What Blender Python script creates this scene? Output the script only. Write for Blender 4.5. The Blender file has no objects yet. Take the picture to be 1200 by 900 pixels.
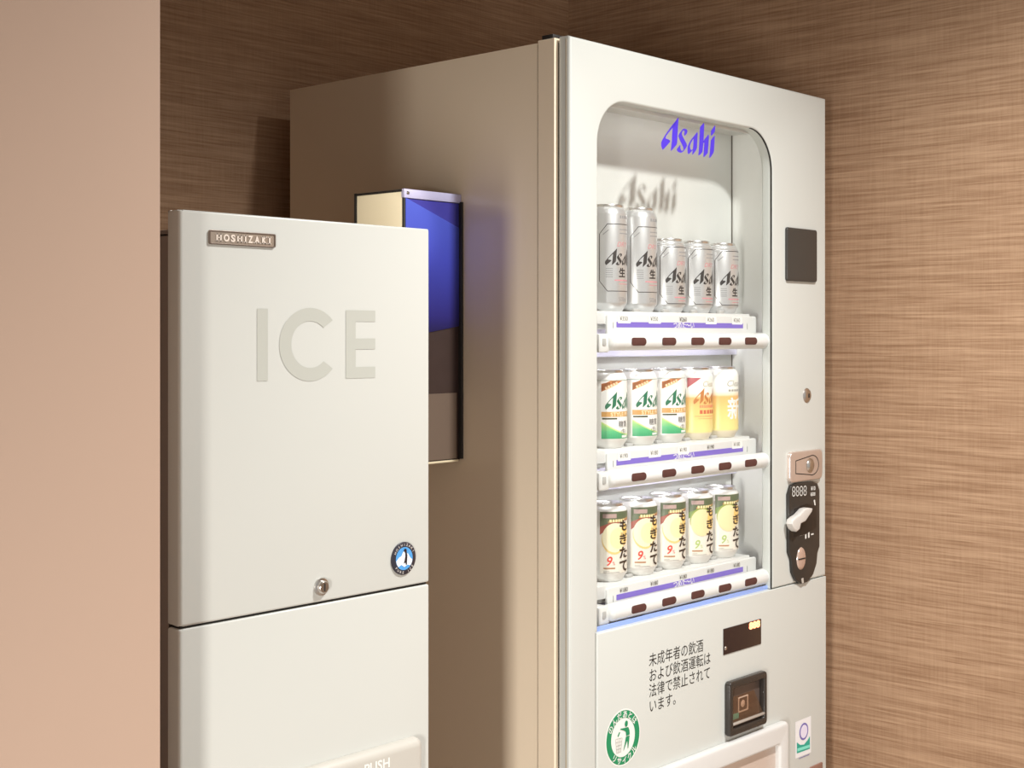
import bpy, bmesh, math
from mathutils import Vector, Matrix

# ------------------------------------------------------------------ camera, light, exposure
SC = bpy.context.scene
COL = SC.collection
F, CX, HY, CAMZ = 1626.0, 600.0, 393.5, 1.40          # focal length and horizon in pixels of a 1200x900 frame
A = math.radians(42.42)                                # yaw of the optical axis from +X towards +Y
CA, SA = math.cos(A), math.sin(A)

cam_d = bpy.data.cameras.new('camera')
cam = bpy.data.objects.new('camera', cam_d)
COL.objects.link(cam)
cam.location = (0, 0, CAMZ)
cam.rotation_euler = (math.pi / 2, 0, A - math.pi / 2)
cam_d.sensor_width = 36.0
cam_d.lens = F / 1200.0 * 36.0
cam_d.shift_y = -(450.0 - HY) / 1200.0
cam_d.clip_start = 0.02
SC.camera = cam

W = bpy.data.worlds.new('world')
SC.world = W
W.use_nodes = True
W.node_tree.nodes['Background'].inputs[0].default_value = (1.0, 0.96, 0.92, 1)
W.node_tree.nodes['Background'].inputs[1].default_value = 0.52

SC.view_settings.view_transform = 'Standard'
SC.view_settings.look = 'None'
SC.view_settings.exposure = 0.0
SC.view_settings.gamma = 1.0
SC.view_settings.use_curve_mapping = False


def lamp(name, kind, loc, energy, color, target=None, **kw):
    d = bpy.data.lights.new(name, kind)
    d.energy = energy
    d.color = color
    for k, v in kw.items():
        setattr(d, k, v)
    o = bpy.data.objects.new(name, d)
    COL.objects.link(o)
    o.location = loc
    if target is not None:
        o.rotation_euler = (Vector(target) - Vector(loc)).to_track_quat('-Z', 'Y').to_euler()
    return o


# ceiling downlight about a metre in front of the vending machine
lamp('downlight', 'SPOT', (1.62, 0.33, 2.52), 192, (1.0, 0.99, 0.965), (1.62, 0.62, 0.0),
     spot_size=math.radians(132), spot_blend=1.0, shadow_soft_size=0.05)
# added tall area light from the left, its unseen source assumed
lamp('assumed_side_light', 'AREA', (-1.55, -0.44, 0.72), 8.5, (1.0, 0.955, 0.90), (1.5, 1.38, 0.48),
     shape='RECTANGLE', size=0.20, size_y=1.0, spread=math.radians(55))

# added narrow spot, no lamp known, brightens the cup dispenser's side panel
lamp('added_panel_spot', 'SPOT', (-0.2, 0.0, 2.45), 230, (1.0, 0.93, 0.80), (1.417, 1.565, 1.560),
     spot_size=math.radians(4.4), spot_blend=0.45, shadow_soft_size=0.012)

# ------------------------------------------------------------------ pixel helpers
def rd(px, py):
    r = (px - CX) / F
    u = (HY - py) / F
    return (CA + r * SA, SA - r * CA, u)


def onY(px, py, Y):
    d = rd(px, py)
    t = Y / d[1]
    return (d[0] * t, CAMZ + d[2] * t)          # X, Z


def onX(px, py, X):
    d = rd(px, py)
    t = X / d[0]
    return (d[1] * t, CAMZ + d[2] * t)          # Y, Z


# ------------------------------------------------------------------ materials
MATS = {}


def lin(c):
    return tuple((x / 255 / 12.92) if x / 255 <= 0.04045 else ((x / 255 + 0.055) / 1.055) ** 2.4 for x in c)


def mat(name, rgb, rough=0.5, metal=0.0, spec=0.5, coat=0.0, srgb=False, var=0.0, vscale=30, bump=0.0):
    if name in MATS:
        return MATS[name]
    m = bpy.data.materials.new(name)
    m.use_nodes = True
    nt = m.node_tree
    b = nt.nodes['Principled BSDF']
    if srgb:
        rgb = lin(rgb)
    b.inputs['Base Color'].default_value = (*rgb, 1)
    b.inputs['Roughness'].default_value = rough
    b.inputs['Metallic'].default_value = metal
    b.inputs['Specular IOR Level'].default_value = spec
    b.inputs['Coat Weight'].default_value = coat
    if var or bump:
        tc = nt.nodes.new('ShaderNodeTexCoord')
        n = nt.nodes.new('ShaderNodeTexNoise')
        n.inputs['Scale'].default_value = vscale
        n.inputs['Detail'].default_value = 3
        nt.links.new(tc.outputs['Object'], n.inputs['Vector'])
        if var:
            mx = nt.nodes.new('ShaderNodeMix')
            mx.data_type = 'RGBA'
            mx.inputs['A'].default_value = (*[c * (1 - var) for c in rgb], 1)
            mx.inputs['B'].default_value = (*[min(1, c * (1 + var)) for c in rgb], 1)
            nt.links.new(n.outputs['Fac'], mx.inputs['Factor'])
            nt.links.new(mx.outputs['Result'], b.inputs['Base Color'])
        if bump:
            bp = nt.nodes.new('ShaderNodeBump')
            bp.inputs['Strength'].default_value = bump
            bp.inputs['Distance'].default_value = 0.001
            nt.links.new(n.outputs['Fac'], bp.inputs['Height'])
            nt.links.new(bp.outputs['Normal'], b.inputs['Normal'])
    MATS[name] = m
    return m


def emis(name, rgb, strength, base=(0.02, 0.02, 0.02)):
    m = mat(name, base, 0.3)
    b = m.node_tree.nodes['Principled BSDF']
    b.inputs['Emission Color'].default_value = (*rgb, 1)
    b.inputs['Emission Strength'].default_value = strength
    return m


def ramp_mat(name, stops, axis='Z', rough=0.3, coord='Generated', metal=0.0):
    """colour in bands along one axis of the object"""
    m = mat(name, (1, 1, 1), rough, metal)
    nt = m.node_tree
    b = nt.nodes['Principled BSDF']
    tc = nt.nodes.new('ShaderNodeTexCoord')
    sx = nt.nodes.new('ShaderNodeSeparateXYZ')
    cr = nt.nodes.new('ShaderNodeValToRGB')
    nt.links.new(tc.outputs[coord], sx.inputs[0])
    nt.links.new(sx.outputs[axis], cr.inputs[0])
    el = cr.color_ramp.elements
    while len(el) < len(stops):
        el.new(0.5)
    for e, (p, c) in zip(el, stops):
        e.position = p
        e.color = (*c, 1)
    nt.links.new(cr.outputs[0], b.inputs['Base Color'])
    return m


def wallpaper(name, horiz, dark, light):
    """woven grasscloth wallpaper: streaks along the horizontal axis and faint vertical threads"""
    m = bpy.data.materials.new(name)
    m.use_nodes = True
    nt = m.node_tree
    b = nt.nodes['Principled BSDF']
    b.inputs['Roughness'].default_value = 0.75
    b.inputs['Specular IOR Level'].default_value = 0.18
    tc = nt.nodes.new('ShaderNodeTexCoord')

    def noise(scale, detail, sc):
        mp = nt.nodes.new('ShaderNodeMapping')
        mp.inputs['Scale'].default_value = sc
        nt.links.new(tc.outputs['Object'], mp.inputs[0])
        n = nt.nodes.new('ShaderNodeTexNoise')
        n.inputs['Scale'].default_value = scale
        n.inputs['Detail'].default_value = detail
        n.inputs['Roughness'].default_value = 0.6
        nt.links.new(mp.outputs[0], n.inputs['Vector'])
        return n.outputs['Fac']

    h = (7, 1, 260) if horiz == 'X' else (1, 7, 260)
    h2 = (4, 1, 95) if horiz == 'X' else (1, 4, 95)
    v = (260, 1, 14) if horiz == 'X' else (1, 260, 14)
    n1, n2, n3 = noise(1.0, 3, h), noise(1.0, 2, h2), noise(1.0, 2, v)

    def math_(op, a, b_):
        q = nt.nodes.new('ShaderNodeMath')
        q.operation = op
        for i, val in enumerate((a, b_)):
            if isinstance(val, (int, float)):
                q.inputs[i].default_value = val
            else:
                nt.links.new(val, q.inputs[i])
        return q.outputs[0]

    s = math_('ADD', math_('ADD', math_('MULTIPLY', n1, 0.68), math_('MULTIPLY', n2, 0.17)), math_('MULTIPLY', n3, 0.15))
    cr = nt.nodes.new('ShaderNodeValToRGB')
    cr.color_ramp.elements[0].position = 0.36
    cr.color_ramp.elements[0].color = (*dark, 1)
    cr.color_ramp.elements[1].position = 0.64
    cr.color_ramp.elements[1].color = (*light, 1)
    nt.links.new(s, cr.inputs[0])
    nt.links.new(cr.outputs[0], b.inputs['Base Color'])
    bp = nt.nodes.new('ShaderNodeBump')
    bp.inputs['Strength'].default_value = 0.35
    bp.inputs['Distance'].default_value = 0.0012
    nt.links.new(s, bp.inputs['Height'])
    nt.links.new(bp.outputs['Normal'], b.inputs['Normal'])
    return m


def glass_mat(name, tint, amount):
    m = bpy.data.materials.new(name)
    m.use_nodes = True
    nt = m.node_tree
    nt.nodes.remove(nt.nodes['Principled BSDF'])
    out = nt.nodes['Material Output']
    tr = nt.nodes.new('ShaderNodeBsdfTransparent')
    tr.inputs[0].default_value = (*tint, 1)
    gl = nt.nodes.new('ShaderNodeBsdfGlossy')
    gl.inputs['Roughness'].default_value = 0.02
    mx = nt.nodes.new('ShaderNodeMixShader')
    mx.inputs[0].default_value = amount
    nt.links.new(tr.outputs[0], mx.inputs[1])
    nt.links.new(gl.outputs[0], mx.inputs[2])
    nt.links.new(mx.outputs[0], out.inputs[0])
    return m


M_white = mat('white_enamel', (0.595, 0.615, 0.585), 0.32, var=0.012, vscale=4)
M_side = mat('side_enamel', (0.86, 0.735, 0.565), 0.20, var=0.015, vscale=3)  # cream paint, browned to carry the reflected wall colour
M_ice = mat('ice_enamel', (0.59, 0.602, 0.568), 0.36, var=0.012, vscale=5)
M_icebody = mat('ice_body_steel', (0.34, 0.29, 0.26), 0.45, metal=0.3, var=0.03, vscale=20)
M_int = mat('display_white', (0.68, 0.69, 0.665), 0.45, var=0.01, vscale=6)
M_intside = mat('display_side_white', (0.80, 0.805, 0.775), 0.4, var=0.01, vscale=6)  # display white lightened to stand in for light on the side panels
M_plastic = mat('white_plastic', (0.72, 0.725, 0.715), 0.28, var=0.01, vscale=40)
M_grey = mat('grey_plastic', (0.45, 0.45, 0.44), 0.4)
M_dark = mat('dark_seam', (0.02, 0.018, 0.016), 0.6)
M_black = mat('black_plastic', (0.030, 0.027, 0.024), 0.28, var=0.1, vscale=60)
M_blackprint = mat('black_print', (0.018, 0.017, 0.016), 0.5)
M_reader = mat('reader_black', (0.045, 0.042, 0.038), 0.35, var=0.05, vscale=300)
M_chrome = mat('brushed_chrome', (0.72, 0.62, 0.56), 0.28, metal=0.65, var=0.05, vscale=60)
M_steel = mat('steel', (0.62, 0.60, 0.57), 0.28, metal=1.0, var=0.05, vscale=80)
M_logo = mat('logo_violet_blue', lin((76, 52, 210)), 0.4)
M_stripe = mat('stripe_violet', lin((122, 104, 196)), 0.4)
M_wprint = mat('white_print', (0.85, 0.85, 0.83), 0.4)
M_iceprint = mat('ice_letter_grey', lin((186, 188, 180)), 0.4)
M_button = mat('button_brown', lin((82, 52, 50)), 0.15, var=0.15, vscale=90)
M_bluestrip = mat('pale_blue_strip', lin((150, 175, 240)), 0.25)
M_stub = mat('beige_paint', lin((189, 163, 145)), 0.6, spec=0.25, var=0.02, vscale=3, bump=0.02)
M_floor = mat('floor_carpet', (0.70, 0.60, 0.51), 0.9, var=0.15, vscale=120)
M_ceil = mat('ceiling_paint', (0.42, 0.37, 0.31), 0.8, var=0.02, vscale=5)
M_wpX = wallpaper('grasscloth_back', 'X', (0.285, 0.165, 0.095), (0.48, 0.315, 0.20))
M_wpY = wallpaper('grasscloth_right', 'Y', (0.285, 0.165, 0.095), (0.48, 0.315, 0.20))
M_glass = glass_mat('window_glass', (0.99, 0.995, 0.99), 0.03)


# ------------------------------------------------------------------ mesh helpers
def link(name, me, m, parent=None):
    o = bpy.data.objects.new(name, me)
    COL.objects.link(o)
    if m is not None:
        me.materials.clear()
        me.materials.append(m)
    if parent is not None:
        o.parent = parent
        o.matrix_parent_inverse = Matrix.Translation(parent.location).inverted() if parent.type == 'EMPTY' and parent.parent is None else Matrix()
        if parent.parent is not None:
            o.matrix_parent_inverse = Matrix.Translation(parent.parent.location).inverted() if False else Matrix.Translation(Vector((0, 0, 0)))
    return o


def world_parent(o, parent):
    """child whose mesh is written in world coordinates"""
    o.parent = parent
    root = parent
    while root.parent is not None:
        root = root.parent
    if parent.parent is None:
        o.matrix_parent_inverse = Matrix.Translation(root.location).inverted()
    else:
        o.matrix_parent_inverse = Matrix()
    return o


def put(name, bm, m, parent=None, smooth=False, angle=None):
    me = bpy.data.meshes.new(name)
    bmesh.ops.recalc_face_normals(bm, faces=bm.faces)
    bm.to_mesh(bm and me)
    bm.free()
    for p in me.polygons:
        p.use_smooth = smooth
    if smooth:
        if angle:
            try:
                me.set_sharp_from_angle(angle=math.radians(angle))
            except Exception:
                pass
    o = bpy.data.objects.new(name, me)
    COL.objects.link(o)
    me.materials.append(m)
    if parent is not None:
        world_parent(o, parent)
    return o


def root(name, label, cat, loc, group=None):
    o = bpy.data.objects.new(name, None)
    COL.objects.link(o)
    o.location = loc
    o.empty_display_size = 0.05
    o['label'] = label
    o['category'] = cat
    if group:
        o['group'] = group
    return o


def box(bm, x0, x1, y0, y1, z0, z1, bev=0.0, seg=2):
    r = bmesh.ops.create_cube(bm, size=1.0)
    vs = r['verts']
    for v in vs:
        v.co = Vector((x0 + (v.co.x + .5) * (x1 - x0), y0 + (v.co.y + .5) * (y1 - y0), z0 + (v.co.z + .5) * (z1 - z0)))
    if bev:
        es = set()
        for v in vs:
            es.update(v.link_edges)
        bmesh.ops.bevel(bm, geom=list(es), offset=bev, segments=seg, affect='EDGES', profile=0.5)


def boxo(name, x0, x1, y0, y1, z0, z1, m, parent=None, bev=0.0, seg=2):
    bm = bmesh.new()
    box(bm, x0, x1, y0, y1, z0, z1, bev, seg)
    return put(name, bm, m, parent, smooth=bev > 0, angle=35)


def rr(x0, z0, x1, z1, r, n=6, corners=(1, 1, 1, 1)):
    """rounded rectangle, corners order: bottom-left, bottom-right, top-right, top-left"""
    out = []
    cs = ((x0, z0, 180), (x1, z0, 270), (x1, z1, 0), (x0, z1, 90))
    for i, (cx, cz, a0) in enumerate(cs):
        if not corners[i] or r <= 0:
            out.append((cx, cz))
            continue
        ox = cx + (r if cx == x0 else -r)
        oz = cz + (r if cz == z0 else -r)
        for k in range(n + 1):
            a = math.radians(a0 + 90 * k / n)
            out.append((ox + r * math.cos(a), oz + r * math.sin(a)))
    return out


def ell(cx, cz, rx, rz=None, n=32, a0=0, a1=360):
    rz = rz or rx
    full = abs(a1 - a0) >= 360
    k = n if full else n + 1
    return [(cx + rx * math.cos(math.radians(a0 + (a1 - a0) * i / n)), cz + rz * math.sin(math.radians(a0 + (a1 - a0) * i / n))) for i in range(k)]


def curve_mesh(loops, thick, bev=0.0, seg=2):
    c = bpy.data.curves.new('tmp', 'CURVE')
    c.dimensions = '2D'
    c.fill_mode = 'BOTH'
    for L in loops:
        s = c.splines.new('POLY')
        s.points.add(len(L) - 1)
        for p, q in zip(s.points, L):
            p.co = (q[0], q[1], 0, 1)
        s.use_cyclic_u = True
    c.extrude = max(thick / 2 - bev, 0.0)
    c.bevel_depth = bev
    c.bevel_resolution = seg
    c.offset = -bev
    o = bpy.data.objects.new('tmp', c)
    me = bpy.data.meshes.new_from_object(o)
    bpy.data.objects.remove(o)
    bpy.data.curves.remove(c)
    return me


def slab(name, loops, Y0, Y1, m, parent=None, bev=0.0, seg=2):
    """plate in the X-Z plane between Y0 (front) and Y1 (back); loops[1:] may be holes"""
    if loops and not isinstance(loops[0], list):
        loops = [loops]
    me = curve_mesh(loops, Y1 - Y0, bev, seg)
    bm = bmesh.new()
    bm.from_mesh(me)
    bpy.data.meshes.remove(me)
    bmesh.ops.remove_doubles(bm, verts=bm.verts, dist=1e-6)
    yc = (Y0 + Y1) / 2
    for v in bm.verts:
        v.co = Vector((v.co.x, yc - v.co.z, v.co.y))
    return put(name, bm, m, parent, smooth=bev > 0, angle=35)


def polys_bm(polys):
    """flat faces (x, z) -> bmesh in local x, y(=z up)"""
    bm = bmesh.new()
    for L in polys:
        vs = [bm.verts.new((p[0], p[1], 0)) for p in L]
        try:
            bm.faces.new(vs)
        except ValueError:
            pass
    bm.normal_update()
    bmesh.ops.triangulate(bm, faces=bm.faces[:])
    for f in bm.faces:
        f.normal_update()
        if f.normal.z < 0:
            f.normal_flip()
    return bm


def holes_bm(loops):
    me = curve_mesh(loops, 0.0)
    bm = bmesh.new()
    bm.from_mesh(me)
    bpy.data.meshes.remove(me)
    return bm


def text_bm(body, size, x=0, z=0, align='CENTER', sx=1.0, weight=0.0, rot=0.0, shear=0.0):
    c = bpy.data.curves.new('tmp', 'FONT')
    c.body = body
    c.size = size
    c.align_x = align
    c.offset = weight * size
    c.shear = shear
    c.resolution_u = 3
    o = bpy.data.objects.new('tmp', c)
    me = bpy.data.meshes.new_from_object(o)
    bpy.data.objects.remove(o)
    bpy.data.curves.remove(c)
    bm = bmesh.new()
    bm.from_mesh(me)
    bpy.data.meshes.remove(me)
    cr, sr = math.cos(rot), math.sin(rot)
    for v in bm.verts:
        a, b = v.co.x * sx, v.co.y
        v.co = Vector((x + a * cr - b * sr, z + a * sr + b * cr, 0))
    return bm


def text_fit(body, x0, x1, z0, z1, weight=0.0, rot=0.0):
    """text stretched to fill a rectangle"""
    bm = text_bm(body, 1.0, 0, 0, 'LEFT', 1.0, weight)
    xs = [v.co.x for v in bm.verts]
    zs = [v.co.y for v in bm.verts]
    a, b, c, d = min(xs), max(xs), min(zs), max(zs)
    for v in bm.verts:
        v.co = Vector((x0 + (v.co.x - a) / (b - a) * (x1 - x0), z0 + (v.co.y - c) / (d - c) * (z1 - z0), 0))
    return bm


def join_bm(bms):
    out = bmesh.new()
    for b in bms:
        me = bpy.data.meshes.new('t')
        b.to_mesh(me)
        b.free()
        out.from_mesh(me)
        bpy.data.meshes.remove(me)
    return out


def flat(name, bm, Y, m, parent):
    """print lying on a plane facing the front (-Y)"""
    for v in bm.verts:
        v.co = Vector((v.co.x, Y, v.co.y))
    me = bpy.data.meshes.new(name)
    bm.to_mesh(me)
    bm.free()
    o = bpy.data.objects.new(name, me)
    COL.objects.link(o)
    me.materials.append(m)
    world_parent(o, parent)
    return o


def lathe(profile, n=40):
    bm = bmesh.new()
    rings = []
    for r, z in profile:
        if r < 1e-6:
            rings.append([bm.verts.new((0, 0, z))])
        else:
            rings.append([bm.verts.new((r * math.cos(2 * math.pi * i / n), r * math.sin(2 * math.pi * i / n), z)) for i in range(n)])
    for a, b in zip(rings[:-1], rings[1:]):
        for i in range(n):
            j = (i + 1) % n
            if len(a) == 1 and len(b) == 1:
                continue
            if len(a) == 1:
                bm.faces.new((a[0], b[i], b[j]))
            elif len(b) == 1:
                bm.faces.new((a[i], a[j], b[0]))
            else:
                bm.faces.new((a[i], a[j], b[j], b[i]))
    return bm


def turn_front(bm, cx, Y, cz):
    """lathe axis Z -> pointing to the front (-Y), centred at (cx, Y, cz)"""
    for v in bm.verts:
        v.co = Vector((cx + v.co.x, Y - v.co.z, cz + v.co.y))
    return bm


def struct(o):
    o['kind'] = 'structure'
    return o


# ------------------------------------------------------------------ the room
YB, XR = 2.02, 2.40        # alcove back wall and right wall
YS = 1.10                  # front face of the wall beside the ice machine
XS = onY(187.5, 400, YS)[0]
CEIL = 2.56
struct(boxo('wall_back', 0.35, XR + 0.1, YB, YB + 0.1, 0, CEIL, M_wpX))
struct(boxo('wall_right', XR, XR + 0.1, -1.6, YB, 0, CEIL, M_wpY))
struct(boxo('wall_left', -3.0, XS, YS, YS + 0.10, 0, CEIL, M_stub))
struct(boxo('wall_alcove', 0.35, 0.45, YS + 0.10, YB, 0, CEIL, M_wpY))
struct(boxo('floor', -3.0, XR + 0.1, -1.6, YB + 0.1, -0.1, 0, M_floor))
struct(boxo('ceiling', -3.0, XR + 0.1, -1.6, YB + 0.1, CEIL, CEIL + 0.1, M_ceil))

# ------------------------------------------------------------------ vending machine
XL, XM = 1.538, 2.273
Y0 = 1.295                 # face of the door
ZT = 1.836
VM = root('vending_machine', 'tall cream beer vending machine with a lit display window and violet logo', 'vending machine', ((XL + XM) / 2, 1.6, 0))
YG = Y0 + 0.0225           # door front cover ends, bright trim
YD = 1.351                 # door / cabinet seam
for fx in (XL + 0.05, XM - 0.05):
    for fy in (YD + 0.06, 1.88):
        bm = lathe([(0, 0), (0.022, 0), (0.022, 0.008), (0.012, 0.012), (0.012, 0.052), (0, 0.052)], 16)
        for v in bm.verts:
            v.co += Vector((fx, fy, 0))
        put('foot', bm, M_grey, VM, True, 35)
# inner door: a tray whose back is the display wall
XI0, XI1, ZI0, ZI1 = 1.588, 2.122, 0.955, 1.762
YBK = 1.400
boxo('cabinet', XL, XM, YBK + 0.006, 1.934, 0.05, ZT - 0.004, M_side, VM)
_a, _b = YD + 0.0040, YBK + 0.006
boxo('cabinet_seam', XL + 0.0015, XL + 0.006, YD, _a, 0.06, ZT - 0.006, mat('seam_brown', (0.10, 0.075, 0.055), 0.6), VM)
boxo('cabinet_rim', XL, XI0 - 0.004, _a, _b, 0.05, ZT - 0.004, M_side, VM)
boxo('cabinet_rim', XI1 + 0.004, XM, _a, _b, 0.05, ZT - 0.004, M_side, VM)
boxo('cabinet_rim', XI0 - 0.004, XI1 + 0.004, _a, _b, 0.05, ZI0 - 0.004, M_side, VM)
boxo('cabinet_rim', XI0 - 0.004, XI1 + 0.004, _a, _b, ZI1 + 0.004, ZT - 0.004, M_side, VM)
slab('inner_door', [rr(XL - 0.0025, 0.052, XM, ZT - 0.001, 0.001, 2), rr(XI0 - 0.004, ZI0 - 0.004, XI1 + 0.004, ZI1 + 0.004, 0.0)], YG + 0.0022, YD, M_side, VM)
XF = XL + 0.0035
slab('door_gasket', [rr(XF + 0.003, 0.06, XM - 0.003, ZT - 0.006, 0.002), rr(XI0 - 0.004, ZI0 - 0.004, XI1 + 0.004, ZI1 + 0.004, 0.0)], YG - 0.0005, YG + 0.0025, M_dark, VM)
boxo('hinge', XL - 0.001, XL + 0.030, YG + 0.006, YD - 0.006, ZT - 0.003, ZT + 0.0055, M_dark, VM, 0.001)

# display cavity
bm = bmesh.new()
box(bm, XI0, XI1, YBK, YBK + 0.004, ZI0, ZI1)
put('display_back_panel', bm, M_int, VM)
bm = bmesh.new()
box(bm, XI1, XI1 + 0.003, YG - 0.0004, YBK + 0.003, ZI0, ZI1)
put('display_side_panel', bm, M_intside, VM)
bm = bmesh.new()
box(bm, XI0 - 0.003, XI0, YG - 0.0004, YBK + 0.003, ZI0, ZI1)
put('display_side_panel', bm, M_intside, VM)
boxo('display_top_panel', XI0, XI1, YG, YBK, ZI1, ZI1 + 0.003, M_int, VM)
boxo('display_floor_panel', XI0, XI1, YG, YBK, ZI0 - 0.003, ZI0, M_int, VM)
boxo('corner_seam', XI1 - 0.0022, XI1 - 0.0002, YBK - 0.0015, YBK + 0.0005, ZI0, ZI1, mat('seam_grey', (0.12, 0.115, 0.1), 0.6), VM)
boxo('display_lamp_holder', 1.93, 2.085, Y0 + 0.034, Y0 + 0.050, ZI1 - 0.004, ZI1, mat('lamp_holder', (0.40, 0.34, 0.25), 0.5), VM, 0.001)

# door frame with the rounded window
wl, wr = onY(701, 400, Y0)[0], onY(905, 400, Y0)[0]
wt = onY(735, 121, Y0)[1]
wb = onY(701, 741.5, Y0)[1]
xp = onY(699, 800, Y0)[0]
RW = 0.068
# the window reaches down to the lower panel, so the frame is one outline with an open slot
frame = [(XF, 0.06), (xp, 0.06), (xp, wb), (wl, wb)]
frame += [(p[0], p[1]) for p in reversed(rr(wl, wb, wr, wt, RW, 14, (0, 0, 1, 1))[2:])]
frame += [(wr, wb), (XM, wb), (XM, ZT), (XF, ZT)]
slab('door_frame', frame, Y0, YG, M_white, VM, 0.0045, 4)
# left edge of the door, its groove shade coloured on as a strip
boxo('door_edge', XF - 0.0005, XF + 0.006, Y0 + 0.0058, Y0 + 0.0082, 0.07, ZT - 0.004, mat('edge_shadow', (0.5, 0.44, 0.34), 0.4), VM)
# dark reveal on the right and top of the window
dk = [(wr + 0.0004, wb)] + [(p[0] + 0.0004, p[1] + 0.0004) for p in rr(wl, wb, wr, wt, RW, 14, (0, 0, 1, 1))[2:17]]
dk2 = [(wr - 0.0006, wb)] + [(p[0] - 0.0006, p[1] - 0.0003) for p in rr(wl, wb, wr, wt, RW, 14, (0, 0, 1, 1))[2:17]]
slab('window_gasket', dk + dk2[::-1], Y0 + 0.0008, Y0 + 0.0036, M_dark, VM)
low = [(xp + 0.001, 0.06), (XM, 0.06), (XM, wb - 0.0012), (xp + 0.001, wb - 0.0012)]
LP = slab('lower_panel', low, Y0 - 0.0006, YG, M_white, VM, 0.002, 2)

# glass with the logo
YGL = Y0 + 0.006
GL = slab('window_glass', rr(wl - 0.004, wb + 0.002, wr + 0.004, wt + 0.004, RW, 14, (0, 0, 1, 1)), YGL, YGL + 0.003, M_glass, VM)
T = lambda x, y: onY(768 + x / 15.0, 130 + y / 15.0, YGL - 0.0004)
LOGO_PX = [
    [(400, 116), (409, 122), (400, 250), (390, 420), (382, 560), (373, 595), (300, 680), (268, 708), (276, 650), (290, 520), (293, 420), (301, 330), (300, 290), (340, 225), (385, 137)],
    [(385, 137), (340, 197), (260, 297), (190, 397), (148, 465), (115, 520), (103, 560), (104, 620), (119, 668), (129, 686), (200, 612), (255, 548), (263, 522), (245, 511), (228, 500), (187, 486), (180, 470), (190, 442), (240, 372), (290, 312), (300, 296), (345, 240)],
    [(515, 438), (550, 402), (564, 365), (556, 330), (520, 311), (485, 317), (450, 358), (411, 415), (404, 445), (423, 500), (462, 575), (490, 640), (495, 680), (475, 702), (452, 692), (439, 650), (441, 610), (434, 598), (405, 634), (378, 670), (379, 695), (408, 726), (450, 737), (488, 716), (532, 660), (557, 613), (547, 572), (512, 508), (477, 440), (463, 400), (472, 368), (490, 346), (508, 345), (514, 370), (507, 402), (508, 430)],
    [(738, 366), (745, 400), (736, 520), (731, 650), (716, 690), (662, 764), (646, 772), (653, 720), (666, 600), (670, 480), (690, 428)],
    [(690, 428), (640, 488), (600, 548), (569, 620), (563, 680), (569, 740), (582, 762), (602, 745), (656, 692), (662, 670), (636, 690), (616, 670), (609, 620), (621, 570), (655, 510), (676, 480)],
    [(851, 208), (859, 230), (851, 450), (841, 600), (829, 720), (792, 764), (753, 787), (763, 720), (774, 500), (784, 300), (790, 278)],
    [(931, 408), (943, 440), (933, 600), (921, 738), (862, 806), (842, 810), (850, 720), (860, 560), (842, 560), (843, 530), (866, 496), (906, 448)],
    [(1046, 428), (1031, 700), (1019, 740), (967, 820), (944, 827), (954, 760), (967, 600), (974, 520), (1000, 478)],
    [(1053, 248), (1051, 330), (1041, 372), (985, 442), (974, 420), (979, 350), (1000, 318)],
]
LOGO = [[T(*p) for p in L] for L in LOGO_PX]
flat('logo', polys_bm(LOGO), YGL - 0.0004, M_logo, GL)
lx0 = min(p[0] for L in LOGO for p in L)
lx1 = max(p[0] for L in LOGO for p in L)
lz0 = min(p[1] for L in LOGO for p in L)
lz1 = max(p[1] for L in LOGO for p in L)


def logo(w, h, cx, cz):
    return polys_bm([[(cx + ((p[0] - lx0) / (lx1 - lx0) - .5) * w, cz + ((p[1] - lz0) / (lz1 - lz0) - .5) * h) for p in L] for L in LOGO])


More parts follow.
